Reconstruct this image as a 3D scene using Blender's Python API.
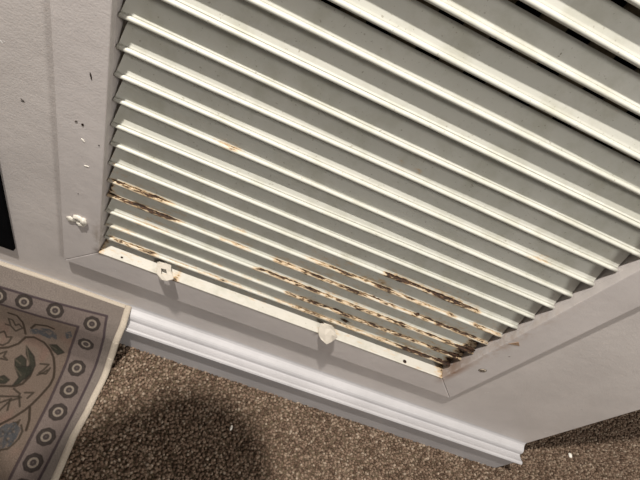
import bpy, bmesh, math, random
import numpy as np
from mathutils import Vector, Matrix, noise

sc = bpy.context.scene
for o in list(bpy.data.objects):
    bpy.data.objects.remove(o)

# ---------------------------------------------------------------- camera
cd = bpy.data.cameras.new('camera')
cam = bpy.data.objects.new('camera', cd)
sc.collection.objects.link(cam)
cd.sensor_width = 36.0
cd.lens = 27.0
cd.clip_start = 0.01
cam.matrix_world = Matrix(((0.908736, -0.370277, -0.192598, 0.156365),
                           (0.178945, 0.762541, -0.621699, -0.374852),
                           (0.377065, 0.530496, 0.759207, 0.950924),
                           (0, 0, 0, 1)))
sc.camera = cam

# ---------------------------------------------------------------- world: dim warm room light
w = bpy.data.worlds.new('room_ambience')
sc.world = w
w.use_nodes = True
w.node_tree.nodes['Background'].inputs[0].default_value = (1.0, 0.96, 0.92, 1)
w.node_tree.nodes['Background'].inputs[1].default_value = 0.25

# ---------------------------------------------------------------- ceiling lamp, close to the wall
ld = bpy.data.lights.new('ceiling_lamp', 'AREA')
ld.shape = 'DISK'
ld.size = 0.05
ld.energy = 82
ld.color = (1.0, 0.955, 0.89)
lamp = bpy.data.objects.new('ceiling_lamp', ld)
lamp.location = (-0.30, -0.41, 2.50)
sc.collection.objects.link(lamp)

# broad soft fill, added to brighten the right wall and the blades
l2 = bpy.data.lights.new('fill_lamp', 'AREA')
l2.shape = 'DISK'
l2.size = 0.6
l2.energy = 38
l2.color = (1.0, 0.96, 0.90)
lamp2 = bpy.data.objects.new('fill_lamp', l2)
lamp2.location = (2.1, -1.7, 2.48)
lamp2.rotation_euler = (math.radians(40), 0, math.radians(25))
sc.collection.objects.link(lamp2)

sc.view_settings.view_transform = 'Standard'
sc.view_settings.look = 'None'
sc.view_settings.gamma = 1.0
sc.view_settings.exposure = 0.0
sc.view_settings.use_curve_mapping = False

R = random.Random(7)
COL = sc.collection

# ---------------------------------------------------------------- helpers
def nod(nt, t, **kw):
    n = nt.nodes.new(t)
    for k, v in kw.items():
        setattr(n, k, v)
    return n

def lnk(nt, a, b):
    nt.links.new(a, b)

def base_mat(name, rough=0.5, spec=0.4):
    m = bpy.data.materials.new(name)
    m.use_nodes = True
    nt = m.node_tree
    b = nt.nodes['Principled BSDF']
    b.inputs['Roughness'].default_value = rough
    b.inputs['Specular IOR Level'].default_value = spec
    geo = nod(nt, 'ShaderNodeNewGeometry')
    return m, nt, b, geo

def noise_fac(nt, vec, scale, detail=3, rough=0.5, stretch=None):
    if stretch:
        mp = nod(nt, 'ShaderNodeMapping')
        mp.inputs['Scale'].default_value = stretch
        lnk(nt, vec, mp.inputs['Vector'])
        vec = mp.outputs[0]
    n = nod(nt, 'ShaderNodeTexNoise')
    n.inputs['Scale'].default_value = scale
    n.inputs['Detail'].default_value = detail
    n.inputs['Roughness'].default_value = rough
    lnk(nt, vec, n.inputs['Vector'])
    return n.outputs[0]

def ramp(nt, fac, stops):
    r = nod(nt, 'ShaderNodeValToRGB')
    el = r.color_ramp.elements
    while len(el) < len(stops):
        el.new(0.5)
    for e, (p, c) in zip(el, stops):
        e.position = p
        e.color = c if len(c) == 4 else (*c, 1)
    lnk(nt, fac, r.inputs[0])
    return r.outputs[0]

def mix(nt, fac, a, b, mode='MIX'):
    m = nod(nt, 'ShaderNodeMix', data_type='RGBA', blend_type=mode)
    if isinstance(fac, (int, float)):
        m.inputs[0].default_value = fac
    else:
        lnk(nt, fac, m.inputs[0])
    for i, v in ((6, a), (7, b)):
        if isinstance(v, tuple):
            m.inputs[i].default_value = (*v, 1) if len(v) == 3 else v
        else:
            lnk(nt, v, m.inputs[i])
    return m.outputs[2]

def math_(nt, op, a, b=None, clamp=False):
    m = nod(nt, 'ShaderNodeMath', operation=op)
    m.use_clamp = clamp
    for i, v in enumerate((a, b)):
        if v is None:
            continue
        if isinstance(v, (int, float)):
            m.inputs[i].default_value = v
        else:
            lnk(nt, v, m.inputs[i])
    return m.outputs[0]

def bump(nt, bsdf, h, strength, dist):
    b = nod(nt, 'ShaderNodeBump')
    b.inputs['Strength'].default_value = strength
    b.inputs['Distance'].default_value = dist
    lnk(nt, h, b.inputs['Height'])
    lnk(nt, b.outputs[0], bsdf.inputs['Normal'])

def speck_mask(nt, vec, scale, keep, size):
    """sparse small chips: voronoi cells, only the ones whose random value is below keep"""
    v = nod(nt, 'ShaderNodeTexVoronoi')
    v.inputs['Scale'].default_value = scale
    nz = nod(nt, 'ShaderNodeTexNoise')
    nz.inputs['Scale'].default_value = 260
    lnk(nt, vec, nz.inputs['Vector'])
    vm = nod(nt, 'ShaderNodeMixRGB', blend_type='LINEAR_LIGHT')
    vm.inputs[0].default_value = 0.006
    lnk(nt, vec, vm.inputs[1])
    lnk(nt, nz.outputs[1], vm.inputs[2])
    lnk(nt, vm.outputs[0], v.inputs['Vector'])
    near = math_(nt, 'LESS_THAN', v.outputs['Distance'], size)
    sep = nod(nt, 'ShaderNodeSeparateColor')
    lnk(nt, v.outputs['Color'], sep.inputs[0])
    few = math_(nt, 'LESS_THAN', sep.outputs[0], keep)
    return math_(nt, 'MULTIPLY', near, few)

# ---------------------------------------------------------------- materials
def paint_material(name, col, grain=1.0, streak=None, chips=True, bmp=0.0006):
    m, nt, b, geo = base_mat(name, 0.48, 0.35)
    P = geo.outputs['Position']
    n1 = noise_fac(nt, P, 7, 4, 0.6)
    dark = tuple(c * 0.88 for c in col)
    lite = tuple(min(1, c * 1.07) for c in col)
    c = ramp(nt, n1, [(0.3, dark), (0.72, lite)])
    n2 = noise_fac(nt, P, 90, 3, 0.6)
    c = mix(nt, math_(nt, 'MULTIPLY', math_(nt, 'SUBTRACT', n2, 0.5, True), 0.6), c, tuple(x * 0.7 for x in col))
    if chips:
        c = mix(nt, speck_mask(nt, P, 42, 0.10, 0.075), c, (0.09, 0.08, 0.07))
        c = mix(nt, speck_mask(nt, P, 37, 0.12, 0.08), c, (0.85, 0.83, 0.80))
    lnk(nt, c, b.inputs['Base Color'])
    g = noise_fac(nt, P, 420 if streak is None else 200, 3, 0.6, streak)
    g2 = noise_fac(nt, P, 60, 3, 0.5)
    h = math_(nt, 'ADD', g, math_(nt, 'MULTIPLY', g2, 1.3))
    bump(nt, b, h, grain, bmp)
    return m

M_wall = paint_material('wall_paint', (0.57, 0.525, 0.50), 0.55, None, True, 0.0006)
M_frame = paint_material('frame_paint', (0.57, 0.525, 0.505), 0.5, None, True, 0.0006)
def stain_frame(m):
    # brown stains that crept over the right board beside the rusty louvres, and grime by the lower left corner
    nt = m.node_tree
    b = nt.nodes['Principled BSDF']
    src = b.inputs['Base Color'].links[0].from_socket
    geo = nod(nt, 'ShaderNodeNewGeometry')
    sp = nod(nt, 'ShaderNodeSeparateXYZ')
    lnk(nt, geo.outputs['Position'], sp.inputs[0])
    c = src
    for x0, wx, z0, wz, thr, colr, a in ((.604, .016, .42, .18, .44, (.38, .27, .20), .6), (.603, .012, .30, .06, .30, (.25, .13, .07), .9),
                                         (-.004, .010, .31, .06, .42, (.22, .17, .12), .6), (.0, .012, .27, .012, .3, (.10, .07, .05), .9)):
        fx = math_(nt, 'SUBTRACT', 1.0, math_(nt, 'DIVIDE', math_(nt, 'ABSOLUTE', math_(nt, 'SUBTRACT', sp.outputs[0], x0)), wx), True)
        fz = math_(nt, 'SUBTRACT', 1.0, math_(nt, 'DIVIDE', math_(nt, 'ABSOLUTE', math_(nt, 'SUBTRACT', sp.outputs[2], z0)), wz), True)
        nz_ = noise_fac(nt, geo.outputs['Position'], 70, 5, 0.65)
        f = math_(nt, 'MULTIPLY', math_(nt, 'MULTIPLY', math_(nt, 'SUBTRACT', nz_, thr, True), 6.0, True), math_(nt, 'MULTIPLY', fx, fz))
        c = mix(nt, math_(nt, 'MULTIPLY', f, a), c, colr)
    lnk(nt, c, b.inputs['Base Color'])

stain_frame(M_frame)
M_base = paint_material('baseboard_paint', (0.45, 0.435, 0.44), 0.5, (0.1, 1, 1), False, 0.0006)

def rust_material(name, clean, clean2):
    m, nt, b, geo = base_mat(name, 0.42, 0.4)
    P = geo.outputs['Position']
    at = nod(nt, 'ShaderNodeAttribute', attribute_name='rust')
    rust = at.outputs['Fac']
    c = ramp(nt, noise_fac(nt, P, 9, 3, 0.5), [(0.3, clean2), (0.7, clean)])
    # dull olive grime in patches, small dirt flecks all over
    gr = noise_fac(nt, P, 26, 5, 0.7)
    c = mix(nt, math_(nt, 'MULTIPLY', math_(nt, 'SUBTRACT', gr, 0.47, True), 2.2, True), c, (0.36, 0.35, 0.27))
    fl = noise_fac(nt, P, 330, 2, 0.5)
    c = mix(nt, math_(nt, 'MULTIPLY', math_(nt, 'GREATER_THAN', fl, 0.70), 0.5), c, (0.20, 0.17, 0.12))
    c = mix(nt, math_(nt, 'MULTIPLY', speck_mask(nt, P, 34, 0.10, 0.05), 0.8), c, (0.16, 0.13, 0.09))
    n = noise_fac(nt, P, 300, 6, 0.75, (0.3, 1, 1))
    n2 = noise_fac(nt, P, 80, 4, 0.6, (0.3, 1, 1))
    s = math_(nt, 'ADD', math_(nt, 'MULTIPLY', n, 0.6), math_(nt, 'MULTIPLY', n2, 0.4))
    k = math_(nt, 'ADD', s, math_(nt, 'MULTIPLY', rust, 0.235))
    has = math_(nt, 'GREATER_THAN', rust, 0.02)
    stain = math_(nt, 'MULTIPLY', ramp(nt, k, [(0.575, (0, 0, 0)), (0.70, (1, 1, 1))]), has)
    core = math_(nt, 'MULTIPLY', ramp(nt, k, [(0.695, (0, 0, 0)), (0.718, (1, 1, 1))]), has)
    c = mix(nt, math_(nt, 'MULTIPLY', stain, 0.75), c, (0.50, 0.30, 0.11))
    rc = ramp(nt, noise_fac(nt, P, 300, 3, 0.6), [(0.38, (0.018, 0.011, 0.008)), (0.58, (0.045, 0.022, 0.012)), (0.75, (0.20, 0.085, 0.03))])
    c = mix(nt, core, c, rc)
    lnk(nt, c, b.inputs['Base Color'])
    rr = nod(nt, 'ShaderNodeMapRange')
    rr.inputs[3].default_value = 0.40
    rr.inputs[4].default_value = 0.9
    lnk(nt, core, rr.inputs[0])
    lnk(nt, rr.outputs[0], b.inputs['Roughness'])
    h = math_(nt, 'ADD', math_(nt, 'MULTIPLY', noise_fac(nt, P, 150, 3), 0.25), math_(nt, 'MULTIPLY', core, noise_fac(nt, P, 500, 2)))
    bump(nt, b, h, 0.5, 0.0008)
    return m

M_slat = rust_material('slat_enamel', (0.55, 0.54, 0.485), (0.50, 0.495, 0.44))
M_sill = rust_material('sill_enamel', (0.58, 0.55, 0.49), (0.51, 0.48, 0.425))

def plain(name, col, rough=0.6, spec=0.3, var=0.25, scale=60, bmp=0.0):
    m, nt, b, geo = base_mat(name, rough, spec)
    n = noise_fac(nt, geo.outputs['Position'], scale, 4, 0.6)
    c = ramp(nt, n, [(0.3, tuple(x * (1 - var) for x in col)), (0.7, tuple(min(1, x * (1 + var)) for x in col))])
    lnk(nt, c, b.inputs['Base Color'])
    if bmp:
        bump(nt, b, n, 0.7, bmp)
    return m

M_tab = plain('tab_plastic', (0.56, 0.51, 0.44), 0.5, 0.4, 0.10, 40, 0.0005)
M_caulk = plain('dried_caulk', (0.62, 0.58, 0.51), 0.6, 0.4, 0.12, 120, 0.0008)
M_crack = plain('crack_dirt', (0.11, 0.095, 0.085), 0.9, 0.1, 0.3, 200)
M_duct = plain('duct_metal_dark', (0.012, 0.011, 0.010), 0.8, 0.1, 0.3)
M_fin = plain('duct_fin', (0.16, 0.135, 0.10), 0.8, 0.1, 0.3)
M_black = plain('black_enamel', (0.004, 0.004, 0.0045), 0.9, 0.02, 0.2)
M_screw = plain('screw_painted', (0.42, 0.36, 0.29), 0.5, 0.4, 0.2, 300)
M_slot = plain('hole_shade_chip_dark', (0.03, 0.02, 0.015), 0.8, 0.1)  # dark of the slot and paint chips, and shade colour of the sill holes
M_rustchip = plain('rusty_chip', (0.30, 0.20, 0.13), 0.8, 0.2, 0.3, 300)
M_lint = plain('white_lint', (0.80, 0.76, 0.68), 0.8, 0.1, 0.1)

def attr_mat(name, attr, rough=0.95, fine=None, spec=0.1, sheen=0.0):
    m, nt, b, geo = base_mat(name, rough, spec)
    at = nod(nt, 'ShaderNodeAttribute', attribute_name=attr)
    c = at.outputs['Color']
    P = geo.outputs['Position']
    if fine:
        n = noise_fac(nt, P, fine, 2, 0.6)
        c = mix(nt, 1.0, c, ramp(nt, n, [(0.3, (0.72, 0.72, 0.72)), (0.7, (1.2, 1.2, 1.2))]), 'MULTIPLY')
        bump(nt, b, n, 0.6, 0.0012)
    lnk(nt, c, b.inputs['Base Color'])
    return m

M_pile = attr_mat('carpet_yarn', 'yarn')
M_rug = attr_mat('printed_rug', 'print', 0.95, 700)
M_bind = plain('rug_binding_yarn', (0.40, 0.345, 0.28), 0.95, 0.1, 0.15, 500, 0.0008)
M_floor = plain('carpet_backing', (0.12, 0.09, 0.06), 0.95, 0.05, 0.5, 220, 0.003)
M_phone = plain('phone_black', (0.02, 0.02, 0.022), 0.3, 0.5, 0.1)

# ---------------------------------------------------------------- mesh makers
def mesh_obj(name, verts, faces, mat, parent=None, smooth=False, bevel=0.0, seg=2):
    me = bpy.data.meshes.new(name)
    me.from_pydata([tuple(v) for v in verts], [], faces)
    me.update()
    bm = bmesh.new()
    bm.from_mesh(me)
    bmesh.ops.recalc_face_normals(bm, faces=bm.faces)
    bm.to_mesh(me)
    bm.free()
    o = bpy.data.objects.new(name, me)
    COL.objects.link(o)
    me.materials.append(mat)
    if smooth:
        me.polygons.foreach_set('use_smooth', [True] * len(me.polygons))
    if bevel:
        md = o.modifiers.new('bevel', 'BEVEL')
        md.width = bevel
        md.segments = seg
        md.limit_method = 'ANGLE'
        md.angle_limit = math.radians(40)
    if parent:
        o.parent = parent
    return o

def box(x0, x1, y0, y1, z0, z1, V, F):
    b = len(V)
    V += [(x0, y0, z0), (x1, y0, z0), (x1, y1, z0), (x0, y1, z0), (x0, y0, z1), (x1, y0, z1), (x1, y1, z1), (x0, y1, z1)]
    F += [[b + i for i in f] for f in ((0, 3, 2, 1), (4, 5, 6, 7), (0, 1, 5, 4), (1, 2, 6, 5), (2, 3, 7, 6), (3, 0, 4, 7))]

def prism_xz(poly, y0, y1, V, F):
    b = len(V)
    n = len(poly)
    V += [(x, y0, z) for x, z in poly] + [(x, y1, z) for x, z in poly]
    F.append([b + i for i in range(n)])
    F.append([b + n + i for i in reversed(range(n))])
    for i in range(n):
        j = (i + 1) % n
        F.append([b + i, b + j, b + n + j, b + n + i])

def extrude_x(profile, x0, x1, name, mat, parent=None, bevel=0, smooth=False, nx=1):
    V = []
    F = []
    n = len(profile)
    for i in range(nx + 1):
        x = x0 + (x1 - x0) * i / nx
        V += [(x, y, z) for y, z in profile]
    for i in range(nx):
        for j in range(n):
            k = (j + 1) % n
            F.append([i * n + j, i * n + k, (i + 1) * n + k, (i + 1) * n + j])
    F.append(list(range(n)))
    F.append([nx * n + i for i in reversed(range(n))])
    return mesh_obj(name, V, F, mat, parent, smooth, bevel)

def empty(name, loc):
    o = bpy.data.objects.new(name, None)
    o.empty_display_size = 0.05
    o.location = loc
    COL.objects.link(o)
    return o

def tag(o, label=None, cat=None, group=None, kind=None):
    for k, v in (('label', label), ('category', cat), ('group', group), ('kind', kind)):
        if v:
            o[k] = v
    return o

def reparent(o, p):
    o.parent = p
    o.matrix_parent_inverse = Matrix.Translation(-Vector(p.location))
    return o

def sstep(a, b, x):
    t = min(1, max(0, (x - a) / (b - a)))
    return t * t * (3 - 2 * t)

def set_attr(o, name, vals):
    a = o.data.attributes.new(name, 'FLOAT', 'POINT')
    a.data.foreach_set('value', vals)

def set_col(o, name, cols):
    a = o.data.attributes.new(name, 'FLOAT_COLOR', 'POINT')
    a.data.foreach_set('color', np.asarray(cols, dtype=np.float32).ravel())

# ---------------------------------------------------------------- setting
YW = 0.010          # wall face; the frame's face is y = 0
XC = 0.914          # outside corner of the wall
V = []
F = []
WT = 0.34
ZT = 2.5
HX0, HX1, HZ0, HZ1 = -0.0125, 0.6125, 0.255, 1.0125
box(-1.8, HX0, YW, WT, 0, ZT, V, F)
box(HX1, XC, YW, WT, 0, ZT, V, F)
box(HX0, HX1, YW, WT, 0, HZ0, V, F)
box(HX0, HX1, YW, WT, HZ1, ZT, V, F)
wall = mesh_obj('wall_back', V, F, M_wall)
tag(wall, kind='structure')

V = []
F = []
box(-1.8, 3.0, -2.2, 2.4, -0.05, 0.0, V, F)
floor = mesh_obj('floor', V, F, M_floor)
tag(floor, kind='structure')

# baseboard with a moulded cap, seen from above
prof = [(YW, 0.0), (YW, 0.1120), (0.0090, 0.1075), (0.0065, 0.1040), (0.0020, 0.1020), (-0.0030, 0.1010), (-0.0060, 0.0990), (-0.0080, 0.0960), (-0.0088, 0.0935),
        (-0.0092, 0.0885), (-0.0110, 0.0872), (-0.0160, 0.0885), (-0.0215, 0.0910), (-0.0235, 0.0925), (-0.0255, 0.0937),
        (-0.0285, 0.0932), (-0.0308, 0.0905), (-0.0306, 0.0875), (-0.0270, 0.0855), (-0.0225, 0.0850), (-0.0232, 0.0)]


base = extrude_x(prof, -1.8, XC, 'baseboard_back', M_base, None, 0, False, 1)
md = base.modifiers.new('bevel', 'BEVEL')
md.width = 0.0004
md.segments = 2
md.limit_method = 'ANGLE'
md.angle_limit = math.radians(25)
tag(base, kind='structure')

# ---------------------------------------------------------------- louvred wall grille
GX0, GX1, GZ0, GZ1 = 0.0, 0.6, 0.2677, 1.0
OX0, OX1, OZ0, OZ1 = -0.0535, 0.6575, 0.2062, 1.06
grille = empty('air_return_grille', (0.3, YW, OZ0))
tag(grille, 'cream louvred air return grille with rusty lower slats in a white wooden frame', 'vent grille')

def rail(poly, jamb, label=None):
    V = []
    F = []
    prism_xz(poly, 0.0, YW + 0.0005, V, F)
    if jamb:
        box(*jamb, V, F)
    o = mesh_obj('frame_rail', V, F, M_frame, None, False, 0.0012, 2)
    if label:
        o['label'] = label
    return reparent(o, grille)

g = 0.00035   # hairline mitre gap
rail([(OX0, OZ0 + g), (GX0, GZ0 + g), (GX0, GZ1), (OX0, OZ1)], (-0.0118, -0.0002, 0.0095, 0.055, GZ0 - 0.010, GZ1 + 0.010), 'left upright frame board')
rail([(OX1, OZ0 + g), (OX1, OZ1), (GX1, GZ1), (GX1, GZ0 + g)], (0.6002, 0.6118, 0.0095, 0.055, GZ0 - 0.010, GZ1 + 0.010), 'right upright frame board')
rail([(OX0 + g, OZ0), (OX1 - g, OZ0), (GX1 - g, GZ0), (GX0 + g, GZ0)], None, 'bottom frame board')
rail([(OX0, OZ1), (GX0, GZ1), (GX1, GZ1), (OX1, OZ1)], (GX0, GX1, 0.0095, 0.055, GZ1, GZ1 + 0.010))

V = []
F = []
box(OX0 - .0009, OX0 + .0005, YW - .0006, YW + .0006, OZ0 + .002, OZ1, V, F)
cr = mesh_obj('edge_crack', V, F, M_crack)
reparent(cr, grille)

# metal sill under the louvres
V = []
F = []
nx = 60
prs = [(-0.0004, 0.2650), (-0.0008, 0.2690), (0.0005, 0.2700), (0.020, 0.2698), (0.054, 0.2690), (0.054, 0.2650)]
sx0, sx1 = 0.0004, 0.5996
for i in range(nx + 1):
    x = sx0 + (sx1 - sx0) * i / nx
    V += [(x, y, z + 0.0004 * noise.noise(Vector((x * 14, y * 30, 3)))) for y, z in prs]
n = len(prs)
for i in range(nx):
    for j in range(n):
        k = (j + 1) % n
        F.append([i * n + j, i * n + k, (i + 1) * n + k, (i + 1) * n + j])
F.append(list(range(n)))
F.append([nx * n + i for i in reversed(range(n))])
sill = mesh_obj('sill', V, F, M_sill)
vals = []
for v in sill.data.vertices:
    x = v.co.x
    near = max(1 - abs(x - 0.118) / 0.012, 1 - abs(x - 0.385) / 0.010, 1 - abs(x - 0.60) / 0.02, 0.9 - abs(x - 0.0) / 0.01, 0)
    vals.append(0.35 + 0.55 * near if near > 0 else 0.12)
set_attr(sill, 'rust', vals)
reparent(sill, grille)

# louvre slats
RUST = {0: [(.01, .08, .80), (.08, .30, .35), (.30, .50, .70), (.50, .60, 1.1)],
        1: [(.0, .05, .40), (.15, .25, .35), (.28, .60, .85)],
        2: [(.0, .10, .35), (.22, .56, .80), (.56, .6, 1.0)],
        3: [(.0, .10, 1.0), (.13, .20, .45), (.24, .50, .85), (.50, .60, .9)],
        4: [(.005, .085, .85), (.16, .2, .3), (.28, .52, .75), (.54, .60, .65)],
        5: [(.0, .03, .25), (.38, .53, .95)],
        6: [(.10, .11, .4)],
        8: [(.12, .14, .5)],
        9: [(.5, .53, .3)], 10: [(.3, .32, .3)]}

def rust_at(k, x):
    r = 0.0
    for a, b, s in RUST.get(k, []):
        r = max(r, s * sstep(a - 0.012, a + 0.006, x) * (1 - sstep(b - 0.006, b + 0.012, x)))
    return r

ZS, PITCH, YN = 0.2915, 0.03397, 0.0140
dL = [.0015, 0, .0020, .0022, .0002, .0003, 0, -.0014, .0002, .0004, -.0010, -.0009]
dR = [.0005, -.0020, -.0035, -.0007, -.0005, -.0005, -.0011, .0020, 0, .0005, .0010]

YOFF = {17: .0004, 16: -.0005, 15: .0002, 14: -.0008, 13: .0006, 12: -.0009, 11: .0005, 10: .0006, 9: -.0004, 8: .0010, 7: -.0009, 6: .0006, 5: 0, 4: .0004}

BLK = {9: .0245, 10: .0245, 11: .0235, 12: .0255, 13: .0215, 14: .0250, 15: .0225, 16: .0235, 17: .0230}

def slat(k):
    rr = random.Random(100 + k)
    zl = ZS + k * PITCH + (dL[k] if k < len(dL) else rr.uniform(-.001, .001))
    zr = ZS + k * PITCH + (dR[k] if k < len(dR) else rr.uniform(-.001, .001))
    if k in (14, 15):
        zl -= .0012
        zr -= .0012
    if k in (16, 17):
        zl -= .0035
        zr -= .0035
    tilt = math.radians(rr.uniform(-3, 3))
    step = rr.choice([0.0002, 0.0004, 0.0006])
    yoff = YOFF.get(k, rr.uniform(-.001, .001))
    kink = rr.uniform(0.1, 0.5)
    kh = rr.uniform(-0.0005, 0.0005)
    NX = 72
    V = []
    A = []
    r = 0.0026
    for i in range(NX + 1):
        x = 0.0012 + (0.5988 - 0.0012) * i / NX
        t = i / NX
        zc = zl + (zr - zl) * t + 0.0007 * noise.noise(Vector((x * 5, k * 7.3, 0))) + kh * sstep(kink - .004, kink + .004, x)
        yc = YN + yoff + 0.0008 * noise.noise(Vector((x * 5, k * 3.1, 9)))
        th = math.radians(27) + tilt + 0.07 * noise.noise(Vector((x * 3.5, k * 5.7, 4)))
        bt = math.radians(71) + tilt
        h = (math.cos(th), math.sin(th))
        nn = (-math.sin(th), math.cos(th))
        bd = (math.cos(bt), math.sin(bt))
        bn = (-math.sin(bt), math.cos(bt))
        P = []
        W = []
        for a in (-90, -50, -15, 20, 55, 90, 125, 155):   # rolled bead along the front edge
            aa = math.radians(a)
            P.append((-h[0] * math.cos(aa) * r + nn[0] * math.sin(aa) * r, -h[1] * math.cos(aa) * r + nn[1] * math.sin(aa) * r))
            W.append(0.6 if a < 0 else (0.8 if a < 60 else 1.1))
        q = (h[0] * (r * .95) + nn[0] * 0.0004, h[1] * (r * .95) + nn[1] * 0.0004)   # groove behind the bead
        P.append(q)
        W.append(1.3)
        P.append((q[0] + bd[0] * 0.0012 + bn[0] * step, q[1] + bd[1] * 0.0012 + bn[1] * step))
        W.append(1.1)
        P.append((q[0] + bd[0] * 0.003, q[1] + bd[1] * 0.003))
        W.append(0.35)
        # the blade is cut back a little at its ends
        BL = BLK.get(k, 0.0250)
        P.append((q[0] + bd[0] * BL, q[1] + bd[1] * BL))
        W.append(0.0)
        P.append((q[0] + bd[0] * BL - bn[0] * 0.001, q[1] + bd[1] * BL - bn[1] * 0.001))
        W.append(0.0)
        P.append((h[0] * r - nn[0] * r * 0.5, h[1] * r - nn[1] * r * 0.5))
        W.append(0.3)
        ra = rust_at(k, x)
        for idx, ((py, pz), w_) in enumerate(zip(P, W)):
            xx = x
            if idx in (9, 10, 11, 12):
                cut = 0.0045 if idx > 10 else 0.002
                xx = min(max(x, 0.0012 + cut), 0.5988 - cut * 0.6)
            V.append((xx, yc + py, zc + pz))
            end = 1.0 if (k <= 2 and x > 0.585 - 0.004 * k) or (k in (3,) and x < 0.008) else 0.0
            A.append(max(ra * w_, 0.9 * end))
    n = 14
    F = []
    for i in range(NX):
        for j in range(n):
            m2 = (j + 1) % n
            F.append([i * n + j, i * n + m2, (i + 1) * n + m2, (i + 1) * n + j])
    F.append(list(range(n)))
    F.append([NX * n + i for i in reversed(range(n))])
    o = mesh_obj('slat', V, F, M_slat, None, False)
    # round nose shades smooth, hem step stays crisp
    for p in o.data.polygons:
        if len(p.vertices) == 4 and all((v % n) <= 7 for v in p.vertices):
            p.use_smooth = True
    set_attr(o, 'rust', A)
    reparent(o, grille)
    return o

for k in range(21):
    slat(k)

# dark duct behind, with upright fins
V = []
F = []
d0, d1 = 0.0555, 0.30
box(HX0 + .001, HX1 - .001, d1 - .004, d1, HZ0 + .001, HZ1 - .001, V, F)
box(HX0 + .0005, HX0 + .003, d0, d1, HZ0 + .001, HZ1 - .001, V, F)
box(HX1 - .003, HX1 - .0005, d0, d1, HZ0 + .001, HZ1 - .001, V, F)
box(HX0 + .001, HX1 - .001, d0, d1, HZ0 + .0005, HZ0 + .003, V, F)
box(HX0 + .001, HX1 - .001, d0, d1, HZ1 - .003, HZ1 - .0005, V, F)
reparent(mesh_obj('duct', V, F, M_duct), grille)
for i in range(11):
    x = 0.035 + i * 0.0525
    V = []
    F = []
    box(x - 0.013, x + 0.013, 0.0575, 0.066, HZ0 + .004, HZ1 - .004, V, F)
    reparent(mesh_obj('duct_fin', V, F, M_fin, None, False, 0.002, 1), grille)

# retaining tabs standing on the sill
def tab(rows, thick, name='retaining_tab', hole=False):
    V = []
    F = []
    n = len(rows[0])
    for sgn in (0, 1):
        for row in rows:
            for p in row:
                V.append((p[0], p[1], p[2] - sgn * thick))
    m = len(rows)
    off = m * n
    for i in range(m - 1):
        for j in range(n - 1):
            if hole and (i, j) == hole:
                continue
            a = i * n + j
            F.append([a, a + 1, a + n + 1, a + n])
            F.append([off + a, off + a + n, off + a + n + 1, off + a + 1])
    if hole:
        i, j = hole
        q = [i * n + j, i * n + j + 1, (i + 1) * n + j + 1, (i + 1) * n + j]
        for t in range(4):
            F.append([q[t], q[(t + 1) % 4], off + q[(t + 1) % 4], off + q[t]])
    per = [j for j in range(n)] + [i * n + n - 1 for i in range(1, m)] + [(m - 1) * n + j for j in reversed(range(n - 1))] + [i * n for i in reversed(range(1, m - 1))]
    for t in range(len(per)):
        a, b = per[t], per[(t + 1) % len(per)]
        F.append([a, off + a, off + b, b])
    o = mesh_obj(name, V, F, M_tab, None, False, 0.0004, 1)
    return reparent(o, grille)

tab([[(.0832, .016, .2760), (.0890, .016, .2800), (.0960, .016, .2830), (.1045, .015, .2835)],
     [(.0865, .004, .2790), (.0930, .003, .2835), (.1010, .002, .2870), (.1085, .003, .2880)],
     [(.0905, -.006, .2795), (.0975, -.007, .2850), (.1060, -.008, .2900), (.1135, -.006, .2930)],
     [(.0985, -.013, .2785), (.1025, -.016, .2850), (.1085, -.018, .2905), (.1175, -.015, .2975)]], 0.0016, hole=(1, 1))['label'] = 'cream retaining tab with a hole, left of the two on the sill'
tab([[(.3614, .014, .2760), (.3680, .014, .2800), (.3750, .013, .2820), (.3829, .012, .2825)],
     [(.3605, .004, .2735), (.3690, .003, .2830), (.3770, .003, .2890), (.3830, .004, .2890)],
     [(.3635, -.005, .2710), (.3710, -.007, .2810), (.3790, -.008, .2900), (.3845, -.006, .2960)],
     [(.3690, -.012, .2720), (.3785, -.019, .2765), (.3825, -.017, .2860), (.3856, -.014, .3020)]], 0.0016)['label'] = 'pointed cream retaining tab, right of the two on the sill'
for (x, z0) in ((.094, .2700), (.372, .2700)):
    V = []
    F = []
    box(x - .008, x + .008, .012, .0135, z0 - .0015, z0 + .0125, V, F)
    reparent(mesh_obj('tab_foot', V, F, M_tab, None, False, 0.0004, 1), grille)

# small details on the frame
def disc(name, x, z, r, y, h, mat, seg=16, dome=0.3):
    V = [(x, y - h, z)]
    F = []
    for ri, (rad, yy) in enumerate(((r * .55, y - h * .92), (r * .9, y - h * .55), (r, y))):
        for s in range(seg):
            a = 2 * math.pi * s / seg
            V.append((x + rad * math.cos(a), yy, z + rad * math.sin(a)))
    for s in range(seg):
        t = (s + 1) % seg
        F.append([0, 1 + s, 1 + t])
        for q in range(2):
            F.append([1 + q * seg + s, 1 + (q + 1) * seg + s, 1 + (q + 1) * seg + t, 1 + q * seg + t])
    F.append([1 + 2 * seg + s for s in range(seg)])
    return mesh_obj(name, V, F, mat, None, True)

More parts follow.
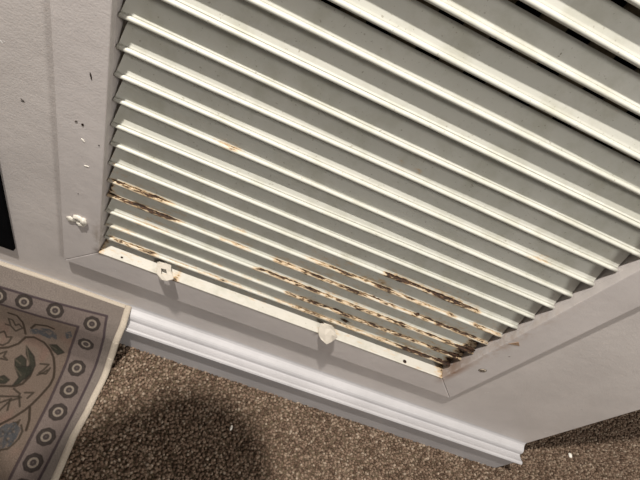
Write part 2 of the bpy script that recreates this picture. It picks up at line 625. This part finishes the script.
reparent(disc('screw_recess', .6306, .3387, .0072, 0.0001, 0.0003, M_crack), grille)
sw = reparent(disc('screw', .6306, .3387, .0058, 0.0000, 0.0007, M_screw), grille)
V = []
F = []
box(.6306 - .0045, .6306 + .0045, -.0010, -.0004, .3387 - .0005, .3387 + .0005, V, F)
box(.6306 - .0005, .6306 + .0005, -.0010, -.0004, .3387 - .0045, .3387 + .0045, V, F)
sl = mesh_obj('screw_slot', V, F, M_slot)
sl.parent = sw
sl.matrix_parent_inverse = sw.matrix_world.inverted() if False else Matrix.Identity(4)
for (x, y, z, hr) in ((.0332, .010, .2702, .0018), (.524, .010, .2702, .0034)):  # flat dark discs for the sill's holes, their shade put into the colour
    V = []
    F = []
    for s in range(12):
        a = 2 * math.pi * s / 12
        V.append((x + hr * math.cos(a), y - .006 + hr * .9 * math.sin(a), z))
        V.append((x + hr * math.cos(a), y - .006 + hr * .9 * math.sin(a), z + .0006))
    for s in range(12):
        t = (s + 1) % 12
        F.append([2 * s, 2 * t, 2 * t + 1, 2 * s + 1])
    F.append([2 * s + 1 for s in range(12)])
    F.append([2 * s for s in reversed(range(12))])
    reparent(mesh_obj('sill_hole_disc', V, F, M_slot), grille)

def blob(name, pts, mat, seed, rough=0.3):
    bm = bmesh.new()
    for (x, y, z, rx, ry, rz) in pts:
        r = bmesh.ops.create_icosphere(bm, subdivisions=3, radius=1.0)
        for v in r['verts']:
            f = 1 + rough * noise.noise(v.co * 1.9 + Vector((seed, x * 90, z * 90)))
            v.co = Vector((x + v.co.x * rx * f, y + v.co.y * ry * f, z + v.co.z * rz * f))
    me = bpy.data.meshes.new(name)
    bm.to_mesh(me)
    bm.free()
    for p in me.polygons:
        p.use_smooth = True
    me.materials.append(mat)
    o = bpy.data.objects.new(name, me)
    COL.objects.link(o)
    return o

bl = blob('dried_caulk', [(-.0405, -.0005, .3300, .0060, .0020, .0055), (-.0300, -.001, .3400, .0075, .0030, .0050),
                          (-.0225, -.0015, .3370, .0050, .0035, .0080), (-.0265, -.001, .3285, .0060, .0030, .0040),
                          (-.0335, -.0005, .3330, .0050, .0020, .0045)], M_caulk, 3)
reparent(bl, grille)
bl['label'] = 'cream lump of dried caulk low on the left frame board'
# rusty flake on the right board
V = []
F = []
prism_xz([(.6035, .4350), (.6110, .4480), (.6190, .4405)], -.0006, .0002, V, F)
reparent(mesh_obj('rust_flake', V, F, M_rustchip), grille)
# chips in the paint of the frame
for i, (x, z, w_, h_, a, m_) in enumerate(((-.0165, .5945, .0016, .0085, .25, M_slot), (-.0245, .5230, .0035, .0030, .8, M_slot), (-.0315, .5240, .0022, .0040, -.5, M_crack),
                                           (-.0240, .4985, .0018, .0055, .9, M_lint), (-.0060, .5010, .0012, .0020, 0, M_slot), (-.0200, .4560, .0060, .0016, .1, M_lint),
                                           (-.0300, .3950, .0010, .0016, 0, M_slot), (.6300, .4050, .0030, .0008, .2, M_crack))):
    ca, sa = math.cos(a), math.sin(a)
    sh_ = [(-w_ * .5, -h_ * .35), (-w_ * .1, -h_ * .5), (w_ * .45, -h_ * .15), (w_ * .5, h_ * .3), (w_ * .05, h_ * .5), (-w_ * .4, h_ * .2)]
    V = []
    F = []
    prism_xz([(x + u * ca - v * sa, z + u * sa + v * ca) for u, v in sh_], -.0005, .0002, V, F)
    reparent(mesh_obj('paint_chip', V, F, m_), grille)
# rust lumps stuck to the louvres
for i, (x, k, s) in enumerate(((.398, 3, .0042), (.470, 3, .0042), (.366, 1, .0030), (.392, 0.35, .0035), (.584, 1, .006), (.576, 0, .006), (.592, 2, .005))):
    zc = ZS + k * PITCH
    o = blob('rust_lump', [(x, YN + .003, zc + .002, s * 1.5, s * .5, s * .6)], plain('rust_lump_%d' % i, (.05, .028, .018), .9, .1, .5, 400) if i == 0 else bpy.data.materials['rust_lump_0'], i, 1.1)
    reparent(o, grille)

# ---------------------------------------------------------------- black panel at the left edge
V = []
F = []
box(-.62, -.1365, .0035, YW + .0005, .168, .95, V, F)
pan = mesh_obj('black_panel', V, F, M_black, None, False, 0.0012, 2)
tag(pan, 'matte black flat panel on the wall left of the louvred grille', 'panel')

# ---------------------------------------------------------------- printed rug, climbing over the baseboard
CS = [(.008, .106), (-.028, .109), (-.050, .088), (-.064, .045), (-.080, .016), (-.105, .008), (-.7, .008)]

def rug_point(s):
    for a, b in zip(CS, CS[1:]):
        l = math.hypot(b[0] - a[0], b[1] - a[1])
        if s <= l or b is CS[-1]:
            t = s / l
            return a[0] + (b[0] - a[0]) * t, a[1] + (b[1] - a[1]) * t
        s -= l

def rug_smooth(s):
    ps = [rug_point(max(0, s + d)) for d in (-.008, -.004, 0, .004, .008)]
    if s < 0.01:
        return rug_point(s)
    return sum(p[0] for p in ps) / 5, sum(p[1] for p in ps) / 5

DES = {"edge":[[0.0602,0.0038],[0.0656,0.0378],[0.0649,0.0728],[0.0645,0.1325],[0.0657,0.1592],[0.0648,0.1965],[0.0652,0.2233],[0.0625,0.265],[0.0652,0.3136],[0.0667,0.3575]],"med":[[-0.1423,0.0597],[-0.1017,0.0553],[-0.0512,0.0529],[0.012,0.0538],[0.0119,0.1035],[0.0112,0.1584],[0.0161,0.1974],[0.017,0.2363],[0.0186,0.2776],[0.0195,0.3181],[0.0203,0.3561]],"outer":[[-0.2376,0.0461],[-0.1443,0.044],[-0.0637,0.0408],[0.0296,0.0316],[0.038,0.0703],[0.0389,0.1436],[0.0404,0.2078],[0.0395,0.3234],[0.0379,0.388]],"inner":[[-0.2313,0.0788],[-0.1364,0.0742],[-0.0708,0.0735],[-0.0075,0.0669],[-0.0111,0.1291],[-0.0039,0.2218],[-0.001,0.334],[0.0005,0.3736]],"vine":[[[-0.1182,0.1656],[-0.1066,0.1604],[-0.0949,0.15],[-0.0875,0.1334],[-0.074,0.1275],[-0.0562,0.1313],[-0.0429,0.1421],[-0.0315,0.1545],[-0.024,0.1675],[-0.0213,0.1731],[-0.0165,0.1851],[-0.0159,0.1987],[-0.0205,0.2182],[-0.0259,0.2353],[-0.0314,0.2477],[-0.0422,0.2646],[-0.0541,0.2783]],[[-0.1216,0.089],[-0.1076,0.089],[-0.0971,0.1022],[-0.0889,0.1258]],[[-0.0264,0.2419],[-0.0175,0.2603],[-0.0141,0.2757]],[[-0.0821,0.1096],[-0.0761,0.097],[-0.0576,0.0911],[-0.0454,0.0924]],[[-0.0537,0.1837],[-0.052,0.1947],[-0.0563,0.2098],[-0.0647,0.217],[-0.0853,0.2237]]],"thin":[[[-0.1237,0.1185],[-0.1154,0.1181],[-0.1056,0.1266],[-0.0956,0.1158],[-0.1025,0.1088],[-0.1077,0.1147],[-0.1136,0.1033],[-0.1207,0.1032],[-0.1154,0.1181]],[[-0.1295,0.1403],[-0.1233,0.1344],[-0.1168,0.1445],[-0.109,0.1411],[-0.1104,0.1527],[-0.1163,0.1598],[-0.121,0.1601]],[[-0.1136,0.1743],[-0.1063,0.1679],[-0.1061,0.177],[-0.098,0.1809],[-0.1081,0.1818]],[[-0.0474,0.17],[-0.0342,0.1669],[-0.0375,0.1773],[-0.0417,0.1854],[-0.0309,0.183],[-0.0294,0.1718]],[[-0.0656,0.2582],[-0.0597,0.2405],[-0.0467,0.231]],[[-0.0602,0.2396],[-0.0554,0.2551]],[[-0.0643,0.2213],[-0.0515,0.226],[-0.0512,0.2302]],[[-0.0455,0.2219],[-0.0332,0.2179],[-0.0374,0.2291]],[[-0.0769,0.2384],[-0.0492,0.2301]],[[-0.0717,0.2475],[-0.0595,0.2372]],[[-0.0423,0.1891],[-0.0366,0.1837],[-0.0319,0.1763]],[[-0.0493,0.2318],[-0.0413,0.2444]],[[-0.0343,0.3129],[-0.0253,0.3085],[-0.0207,0.2995],[-0.0177,0.2908],[-0.0183,0.2789],[-0.0248,0.2707]],[[-0.0453,0.2868],[-0.0367,0.2883],[-0.0362,0.296],[-0.024,0.3004],[-0.0247,0.2888],[-0.0336,0.2834],[-0.0297,0.2762],[-0.0302,0.2682],[-0.037,0.2702]],[[-0.0367,0.2883],[-0.0358,0.276],[-0.0304,0.2641]]],"leaf":[[[-0.0818,0.1494],[-0.0622,0.1621],[-0.0535,0.1747],[-0.0524,0.1903],[-0.0566,0.2021],[-0.0608,0.1879],[-0.0629,0.1753],[-0.0759,0.1616]],[[-0.0877,0.1759],[-0.0821,0.1662],[-0.0716,0.1703],[-0.0616,0.1908],[-0.0709,0.1913],[-0.0815,0.1871]],[[-0.0806,0.1883],[-0.0587,0.1784],[-0.0541,0.1908],[-0.0615,0.2115],[-0.0687,0.2172],[-0.0668,0.202]],[[-0.0962,0.2118],[-0.0892,0.2061],[-0.0777,0.2101],[-0.0806,0.2178],[-0.0908,0.2211]],[[-0.0474,0.1324],[-0.0349,0.127],[-0.0188,0.1384],[-0.0277,0.1468],[-0.038,0.1417]]],"blue":[[[-0.085,0.1144],[-0.0707,0.1036],[-0.0522,0.0959],[-0.0393,0.1027],[-0.0372,0.1164],[-0.0488,0.1198],[-0.0663,0.1176],[-0.0811,0.1224]],[[-0.0272,0.0925],[-0.0174,0.0835],[-0.0131,0.0968],[-0.0215,0.1071]],[[-0.0516,0.2826],[-0.0455,0.2727],[-0.0336,0.2692],[-0.0219,0.2759],[-0.0211,0.2917],[-0.0238,0.3042],[-0.0352,0.3113]]]}
EDGE = DES['edge'] + [[.0667, .8]]

def edge_x(s):
    for a, b in zip(EDGE, EDGE[1:]):
        if s <= b[1]:
            t = max(0, (s - a[1]) / (b[1] - a[1]))
            return a[0] + (b[0] - a[0]) * t
    return EDGE[-1][0]

DX = 0.0010
XS = np.arange(-0.46, 0.0, DX)
NXR = len(XS)
SMAX = 0.62
SS = np.arange(0, SMAX, DX)
NS = len(SS)
# pattern coordinates: x measured against the right edge
ex = np.array([edge_x(s) for s in SS])
U = np.linspace(-0.46, 0.0, NXR)          # distance left of the binding
UU, SG = np.meshgrid(U, SS)
XX = UU + (ex - 0.0095)[:, None]
col = np.zeros((NS, NXR, 3), np.float32)
ground = np.array((.245, .19, .15))
border = np.array((.27, .22, .195))
field_edge = np.array((.33, .285, .25))
nz = np.random.default_rng(3)

def smooth_noise(sc):
    gx = nz.random((int(NS * DX / sc) + 3, int(NXR * DX / sc) + 6))
    yi = SG / sc
    xi = (XX + .48) / sc
    y0 = np.clip(yi.astype(int), 0, gx.shape[0] - 2)
    x0 = np.clip(xi.astype(int), 0, gx.shape[1] - 2)
    fy = np.clip(yi - y0, 0, 1)
    fx = np.clip(xi - x0, 0, 1)
    return (gx[y0, x0] * (1 - fy) * (1 - fx) + gx[y0 + 1, x0] * fy * (1 - fx) + gx[y0, x0 + 1] * (1 - fy) * fx + gx[y0 + 1, x0 + 1] * fy * fx)

def seg_dist(pts):
    d = np.full(XX.shape, 9.0)
    for a, b in zip(pts, pts[1:]):
        ax, ay = a
        bx, by = b
        vx, vy = bx - ax, by - ay
        L2 = vx * vx + vy * vy + 1e-12
        t = np.clip(((XX - ax) * vx + (SG - ay) * vy) / L2, 0, 1)
        d = np.minimum(d, np.hypot(XX - ax - t * vx, SG - ay - t * vy))
    return d

def inside(poly):
    r = np.zeros(XX.shape, bool)
    n = len(poly)
    for i in range(n):
        x1, y1 = poly[i]
        x2, y2 = poly[(i + 1) % n]
        c = ((y1 > SG) != (y2 > SG)) & (XX < (x2 - x1) * (SG - y1) / (y2 - y1 + 1e-12) + x1)
        r ^= c
    return r

def paint(mask, c, a=1.0):
    m = (np.clip(mask, 0, 1) * a)[..., None]
    col[:] = col * (1 - m) + np.array(c) * m

def line(pts, w, c, a=1.0):
    paint(1 - np.clip((seg_dist(pts) - w) / 0.0012, 0, 1), c, a)

outer_in = inside([[-.9, DES['outer'][0][1]]] + DES['outer'] + [[.036, .9], [-.9, .9]])
inner_in = inside([[-.9, DES['inner'][0][1]]] + DES['inner'] + [[.0, .9], [-.9, .9]])
col[:] = field_edge
paint(outer_in.astype(float), border)
paint(inner_in.astype(float), ground)
sn = smooth_noise(.018)
paint(np.clip((sn - .6) * 3, 0, 1) * inner_in, (.27, .165, .13), .55)
OUT = DES['outer'] + [[.0375, .66]]
INN = DES['inner'] + [[.0008, .66]]
line([[-.9, OUT[0][1]]] + OUT, .0016, (.085, .062, .070), .9)
line([[-.9, INN[0][1]]] + INN, .0017, (.085, .062, .065), .9)
med = list(DES['med'])
for i in range(1, 7):
    med.insert(0, [-.1423 - .043 * i, .0605 + .0012 * i])
s = .396
while s < .62:
    med.append([.0205, s])
    s += .0405
for mi, (mx, ms) in enumerate(med):
    dx, dy = XX - mx, SG - ms
    e = np.hypot(dx, dy)
    ang = np.arctan2(dy, dx)
    petal = .0150 * (1 + .03 * np.cos(8 * ang + mi))
    if mi == 8 or ms < .14:
        petal = petal * 0.97
    def ring(r0, r1, c, a=.95):
        paint(np.clip((r1 - e) / .0009 + .5, 0, 1) * np.clip((e - r0) / .0009 + .5, 0, 1), c, a)
    paint(np.clip((petal - e) / .001, 0, 1) * (e > .0075), (.055, .045, .040), .92)
    ring(.0104, .0111, (.13, .105, .09), .45)
    ring(.0050, .0080, (.40, .345, .28))
    ring(-1, .0047, (.085, .07, .065))
    paint(((e < .0014)).astype(float), (.22, .18, .16), .6)
for pl in DES['vine']:
    line(pl, .0014, (.055, .040, .028), .9)
for pl in DES['thin']:
    line(pl, .0010, (.058, .046, .033), .85)
for i, pl in enumerate(DES['leaf']):
    paint(inside(pl).astype(float), (.045, .047, .034), .92)
    line(pl + [pl[0]], .0005, (.04, .035, .028), .7)
    cx = sum(p[0] for p in pl) / len(pl)
    cy = sum(p[1] for p in pl) / len(pl)
    line([pl[0], [cx, cy]], .0004, (.17, .14, .10), .6)
fn = smooth_noise(.0035)
for pl in DES['blue']:
    m = inside(pl)
    paint(m * np.clip(fn * 2.0 - .1, 0, 1), (.085, .095, .105), .85)
# further scrolls farther left, out of the picture: the design simply goes on
for q in range(5):
    for pl in DES['vine'][:2]:
        line([[p[0] - .12 * (q % 2 + 1), p[1] + .05 * q] for p in pl], .0008, (.07, .05, .035), .7)
# weave: lighter and darker threads
th = .93 + .14 * nz.random(col.shape[:2])
col *= th[..., None] * np.array((.43, .415, .415))
yz = np.array([rug_smooth(s) for s in SS])
# the sheet droops into the gap behind and ripples slightly
rip = .0014 * np.sin(XX * 38 + SG * 11) * np.clip(SG / .05, 0, 1)
VV = np.empty((NS, NXR, 3), np.float32)
VV[..., 0] = XX
VV[..., 1] = yz[:, 0][:, None] - rip * .3
VV[..., 2] = yz[:, 1][:, None] + np.abs(rip) * .6
verts = VV.reshape(-1, 3)
idx = np.arange(NS * NXR).reshape(NS, NXR)
faces = np.stack([idx[:-1, :-1], idx[1:, :-1], idx[1:, 1:], idx[:-1, 1:]], -1).reshape(-1, 4)
me = bpy.data.meshes.new('woven_top')
me.vertices.add(len(verts))
me.vertices.foreach_set('co', verts.ravel())
me.loops.add(faces.size)
me.loops.foreach_set('vertex_index', faces.ravel().astype(np.int32))
me.polygons.add(len(faces))
me.polygons.foreach_set('loop_start', (np.arange(len(faces)) * 4).astype(np.int32))
me.polygons.foreach_set('loop_total', np.full(len(faces), 4, np.int32))
me.polygons.foreach_set('use_smooth', np.ones(len(faces), bool))
me.update()
me.validate()
top = bpy.data.objects.new('woven_top', me)
COL.objects.link(top)
me.materials.append(M_rug)
set_col(top, 'print', np.concatenate([col.reshape(-1, 3), np.ones((NS * NXR, 1), np.float32)], 1))
rug = empty('area_rug', (-.1, -.2, 0))
tag(rug, 'faded beige rug with medallion border and vine print, pushed up over the baseboard', 'rug')
reparent(top, rug)

# underlay body of the rug, giving it thickness
V = []
F = []
ns = 90
for i in range(ns + 1):
    s = SMAX * (i / ns) ** 1.3
    y, z = rug_smooth(s)
    y2, z2 = rug_smooth(min(s + .002, SMAX + .002))
    l = math.hypot(y2 - y, z2 - z) or 1
    ny, nzv = (z2 - z) / l, -(y2 - y) / l
    e = edge_x(s) - .006
    for x in (-.405, e):
        V.append((x, y - ny * .0008, z - abs(nzv) * .0008))
        V.append((x, y + abs(ny) * .004, max(.001, z - .0065)))
for i in range(ns):
    a = i * 4
    b = a + 4
    F += [[a, b, b + 2, a + 2], [a + 1, a + 3, b + 3, b + 1], [a, a + 1, b + 1, b], [a + 2, b + 2, b + 3, a + 3]]
F += [[0, 2, 3, 1], [ns * 4, ns * 4 + 1, ns * 4 + 3, ns * 4 + 2]]
reparent(mesh_obj('underlay', V, F, M_bind), rug)

# bound edge: a stitched cord along the right side and along the top
def cord(path, r, name):
    V = []
    F = []
    n = len(path)
    seg = 10
    for i, p in enumerate(path):
        p = Vector(p)
        t = (Vector(path[min(i + 1, n - 1)]) - Vector(path[max(i - 1, 0)])).normalized()
        up = Vector((0, 0, 1)) if abs(t.z) < .9 else Vector((0, 1, 0))
        a = t.cross(up).normalized()
        b = a.cross(t)
        rr = r * (1 + .10 * math.sin(i * math.pi))       # stitch ridges
        rr = r * (1.06 if i % 2 else .94)
        for s in range(seg):
            g_ = 2 * math.pi * s / seg
            V.append(tuple(p + a * math.cos(g_) * rr * 1.25 + b * math.sin(g_) * rr * .8))
    for i in range(n - 1):
        for s in range(seg):
            t = (s + 1) % seg
            F.append([i * seg + s, i * seg + t, (i + 1) * seg + t, (i + 1) * seg + s])
    F.append(list(range(seg)))
    F.append([(n - 1) * seg + s for s in reversed(range(seg))])
    return mesh_obj(name, V, F, M_bind, None, True)

path = []
s = 0.0
while s < SMAX:
    y, z = rug_smooth(s)
    path.append((edge_x(s) - .0055, y, z - .0012))
    s += .0016
reparent(cord(path, .0048, 'edge_binding'), rug)
path = []
s = 0.0
while s < SMAX:
    y, z = rug_smooth(s)
    path.append((-.4075, y, z - .0012))
    s += .0016
reparent(cord(path, .0048, 'edge_binding'), rug)
path = [(-.405 + i * .0016, .0055 - .0005 * math.sin(i * .05), .1060 + .0008 * math.sin(i * .04)) for i in range(int(.457 / .0016))]
reparent(cord(path, .0034, 'edge_binding'), rug)

# ---------------------------------------------------------------- carpet pile (loops nobody could count)
rng = np.random.default_rng(11)
SP = 0.0048
gx = np.arange(-.12, 1.52, SP)
gy = np.arange(-.42, .42, SP)
X, Y = np.meshgrid(gx, gy)
X = X + rng.uniform(-.45, .45, X.shape) * SP
Y = Y + rng.uniform(-.45, .45, Y.shape) * SP
X = X.ravel()
Y = Y.ravel()
keep = ~((Y > YW - .0265) & (X < XC + .004)) & ~((X < .050) & (X > -.405) & (Y < 0))
X = X[keep]
Y = Y[keep]
N = len(X)
hgt = rng.uniform(.0045, .0085, N)
rad = rng.uniform(.0021, .0034, N)
ang = rng.uniform(0, 6.28, N)
lx = rng.uniform(-.0028, .0028, N)
ly = rng.uniform(-.0028, .0028, N)
K = 5
vs = np.zeros((N, 2 * K + 1, 3), np.float32)
for j in range(K):
    a = ang + j * 2 * np.pi / K
    vs[:, j, 0] = X + np.cos(a) * rad * .8
    vs[:, j, 1] = Y + np.sin(a) * rad * .8
    vs[:, j, 2] = 0.0
    vs[:, K + j, 0] = X + lx * .7 + np.cos(a + .4) * rad
    vs[:, K + j, 1] = Y + ly * .7 + np.sin(a + .4) * rad
    vs[:, K + j, 2] = hgt * .72
vs[:, 2 * K, 0] = X + lx
vs[:, 2 * K, 1] = Y + ly
vs[:, 2 * K, 2] = hgt
tris = []
for j in range(K):
    k2 = (j + 1) % K
    tris += [(j, k2, K + k2), (j, K + k2, K + j), (K + j, K + k2, 2 * K)]
tris = np.array(tris)
fac = (np.arange(N)[:, None, None] * (2 * K + 1) + tris[None]).reshape(-1, 3)
me = bpy.data.meshes.new('carpet_pile')
me.vertices.add(N * (2 * K + 1))
me.vertices.foreach_set('co', vs.ravel())
me.loops.add(fac.size)
me.loops.foreach_set('vertex_index', fac.ravel().astype(np.int32))
me.polygons.add(len(fac))
me.polygons.foreach_set('loop_start', (np.arange(len(fac)) * 3).astype(np.int32))
me.polygons.foreach_set('loop_total', np.full(len(fac), 3, np.int32))
me.polygons.foreach_set('use_smooth', np.ones(len(fac), bool))
me.update()
pile = bpy.data.objects.new('carpet_pile', me)
COL.objects.link(pile)
me.materials.append(M_pile)
pal = np.array([(.21, .145, .105), (.14, .093, .064), (.30, .225, .165), (.24, .17, .122), (.38, .30, .23), (.10, .065, .045)])
ci = rng.choice(6, N, p=[.30, .20, .16, .20, .05, .09])
cc = .84 * pal[ci] * rng.uniform(.85, 1.15, (N, 1))
cc = np.repeat(cc[:, None, :], 2 * K + 1, 1)
cc = np.concatenate([cc, np.ones(cc.shape[:2] + (1,))], 2)
set_col(pile, 'yarn', cc.reshape(-1, 4))
tag(pile, 'short brown and tan speckled carpet pile covering the floor', 'carpet', kind='stuff')

for (x, y, a, l, lab) in ((1.136, .064, .9, .0085, 'small white fluff speck on the carpet right of the wall corner'),
                          (.3102, -.1113, 1.5, .006, 'small pale crumb on the shaded carpet below the baseboard')):
    o = blob('lint_speck', [(x, y, .009, l * .55 * abs(math.cos(a)) + .002, l * .55 * abs(math.sin(a)) + .002, .0022)], M_lint, 8)
    tag(o, lab, 'lint')

# ---------------------------------------------------------------- the photographer, bending over behind the camera
# (not in the picture; only the shadow on carpet and rug shows)
def skin_mesh(name, pts, edges, mat, parent, root=0, sub=1):
    me = bpy.data.meshes.new(name)
    me.from_pydata([p[:3] for p in pts], edges, [])
    o = bpy.data.objects.new(name, me)
    COL.objects.link(o)
    o.modifiers.new('skin', 'SKIN')
    sv = me.skin_vertices[0].data if me.skin_vertices else None
    if sv is None:
        bm = bmesh.new()
        bm.from_mesh(me)
        bm.verts.layers.skin.verify()
        bm.to_mesh(me)
        bm.free()
        sv = me.skin_vertices[0].data
    for i, p in enumerate(pts):
        r = p[3]
        sv[i].radius = r if isinstance(r, tuple) else (r, r)
        sv[i].use_root = (i == root)
    s = o.modifiers.new('sub', 'SUBSURF')
    s.levels = s.render_levels = sub + 1
    me.materials.append(mat)
    return reparent(o, parent)

def chain(n0, n):
    return [(i, i + 1) for i in range(n0, n0 + n - 1)]

M_skin = plain('skin', (.55, .36, .27), .55, .4, .05)
M_hair = plain('hair_brown', (.06, .035, .02), .7, .3, .3, 200)
M_shirt = plain('grey_shirt', (.10, .10, .11), .9, .1, .15, 200)
M_jeans = plain('blue_jeans', (.04, .06, .11), .9, .1, .2, 200)
M_shoe = plain('dark_shoe', (.03, .03, .03), .7, .2, .2)
per = empty('person', (-.30, -1.05, 0))
tag(per, 'person in grey shirt and blue jeans bending forward, holding up a phone', 'person')
HX, HY, HZ = -.05, -.36, 1.38
body = [(-.30, -1.02, .90, .13), (-.27, -.92, 1.06, .125), (-.22, -.78, 1.19, .13), (-.17, -.62, 1.30, .10), (-.12, -.50, 1.36, .055), (HX - .01, HY - .03, HZ, .075), (HX + .01, HY + .05, HZ - .035, .085), (HX + .02, HY + .085, HZ - .09, .055),
        # right arm (x+)
        (-.00, -.70, 1.22, .055), (.13, -.68, .99, .042), (.20, -.50, .93, .030), (.205, -.43, .94, .026),
        # left arm
        (-.34, -.52, 1.27, .060), (-.30, -.26, 1.20, .058), (-.12, -.38, 1.02, .032), (-.035, -.40, 1.00, .026),
        # legs
        (-.20, -1.05, .84, .09), (-.17, -.98, .47, .06), (-.17, -1.06, .10, .042), (-.17, -.93, .035, .032),
        (-.42, -1.05, .84, .09), (-.44, -.98, .47, .06), (-.44, -1.08, .10, .042), (-.44, -.95, .035, .032)]
ed = chain(0, 8) + [(3, 8)] + chain(8, 4) + [(3, 12)] + chain(12, 4) + [(0, 16)] + chain(16, 4) + [(0, 20)] + chain(20, 4)
skin_mesh('body', body, ed, M_skin, per)

def fatter(ids, add):
    return [(body[i][0], body[i][1], body[i][2], body[i][3] + add) for i in ids]
sh = fatter([0, 1, 2, 3, 8, 9, 12, 13], .016)
skin_mesh('shirt', sh, [(0, 1), (1, 2), (2, 3), (3, 4), (4, 5), (3, 6), (6, 7)], M_shirt, per)
je = fatter([0, 16, 17, 18, 20, 21, 22], .015)
skin_mesh('jeans', je, [(0, 1), (1, 2), (2, 3), (0, 4), (4, 5), (5, 6)], M_jeans, per)
for sx in (-.17, -.44):
    skin_mesh('shoe', [(sx, -1.11 if sx < -.3 else -1.09, .045, .042), (sx, -.98, .04, .045), (sx, -.90, .034, .034)], [(0, 1), (1, 2)], M_shoe, per)
hair = blob('hair', [(HX - .02, HY - .03, HZ + .045, .098, .105, .080), (HX - .03, HY - .08, HZ, .088, .065, .085)], M_hair, 5)
reparent(hair, per)

CM = cam.matrix_world
def cl(x, y, z):
    return tuple(CM @ Vector((x, y, z)))
# fingers hold the two ends of the phone
for side, base_, in ((1, (.035, -.045, .03)), (-1, (-.155, -.03, .03))):
    hb = body[11 if side > 0 else 15]
    for f in range(4):
        k = Vector(cl(base_[0] - side * .012 + side * .004, base_[1] + .018 * f, .030))
        tip = Vector(cl(base_[0] - side * .030, base_[1] + .018 * f, .016))
        b0 = Vector(hb[:3])
        mid = b0.lerp(k, .55)
        skin_mesh('finger', [(*b0, .013), (*mid, .0095), (*k, .0085), (*tip, .0070)], chain(0, 4), M_skin, per)
V = []
F = []
box(-.128, .018, -.052, .020, .0045, .0125, V, F)
V = [cl(*v) for v in V]
ph = mesh_obj('smartphone', V, F, M_phone, None, False, .002, 2)
tag(ph, 'black smartphone held by the person behind the camera', 'phone')
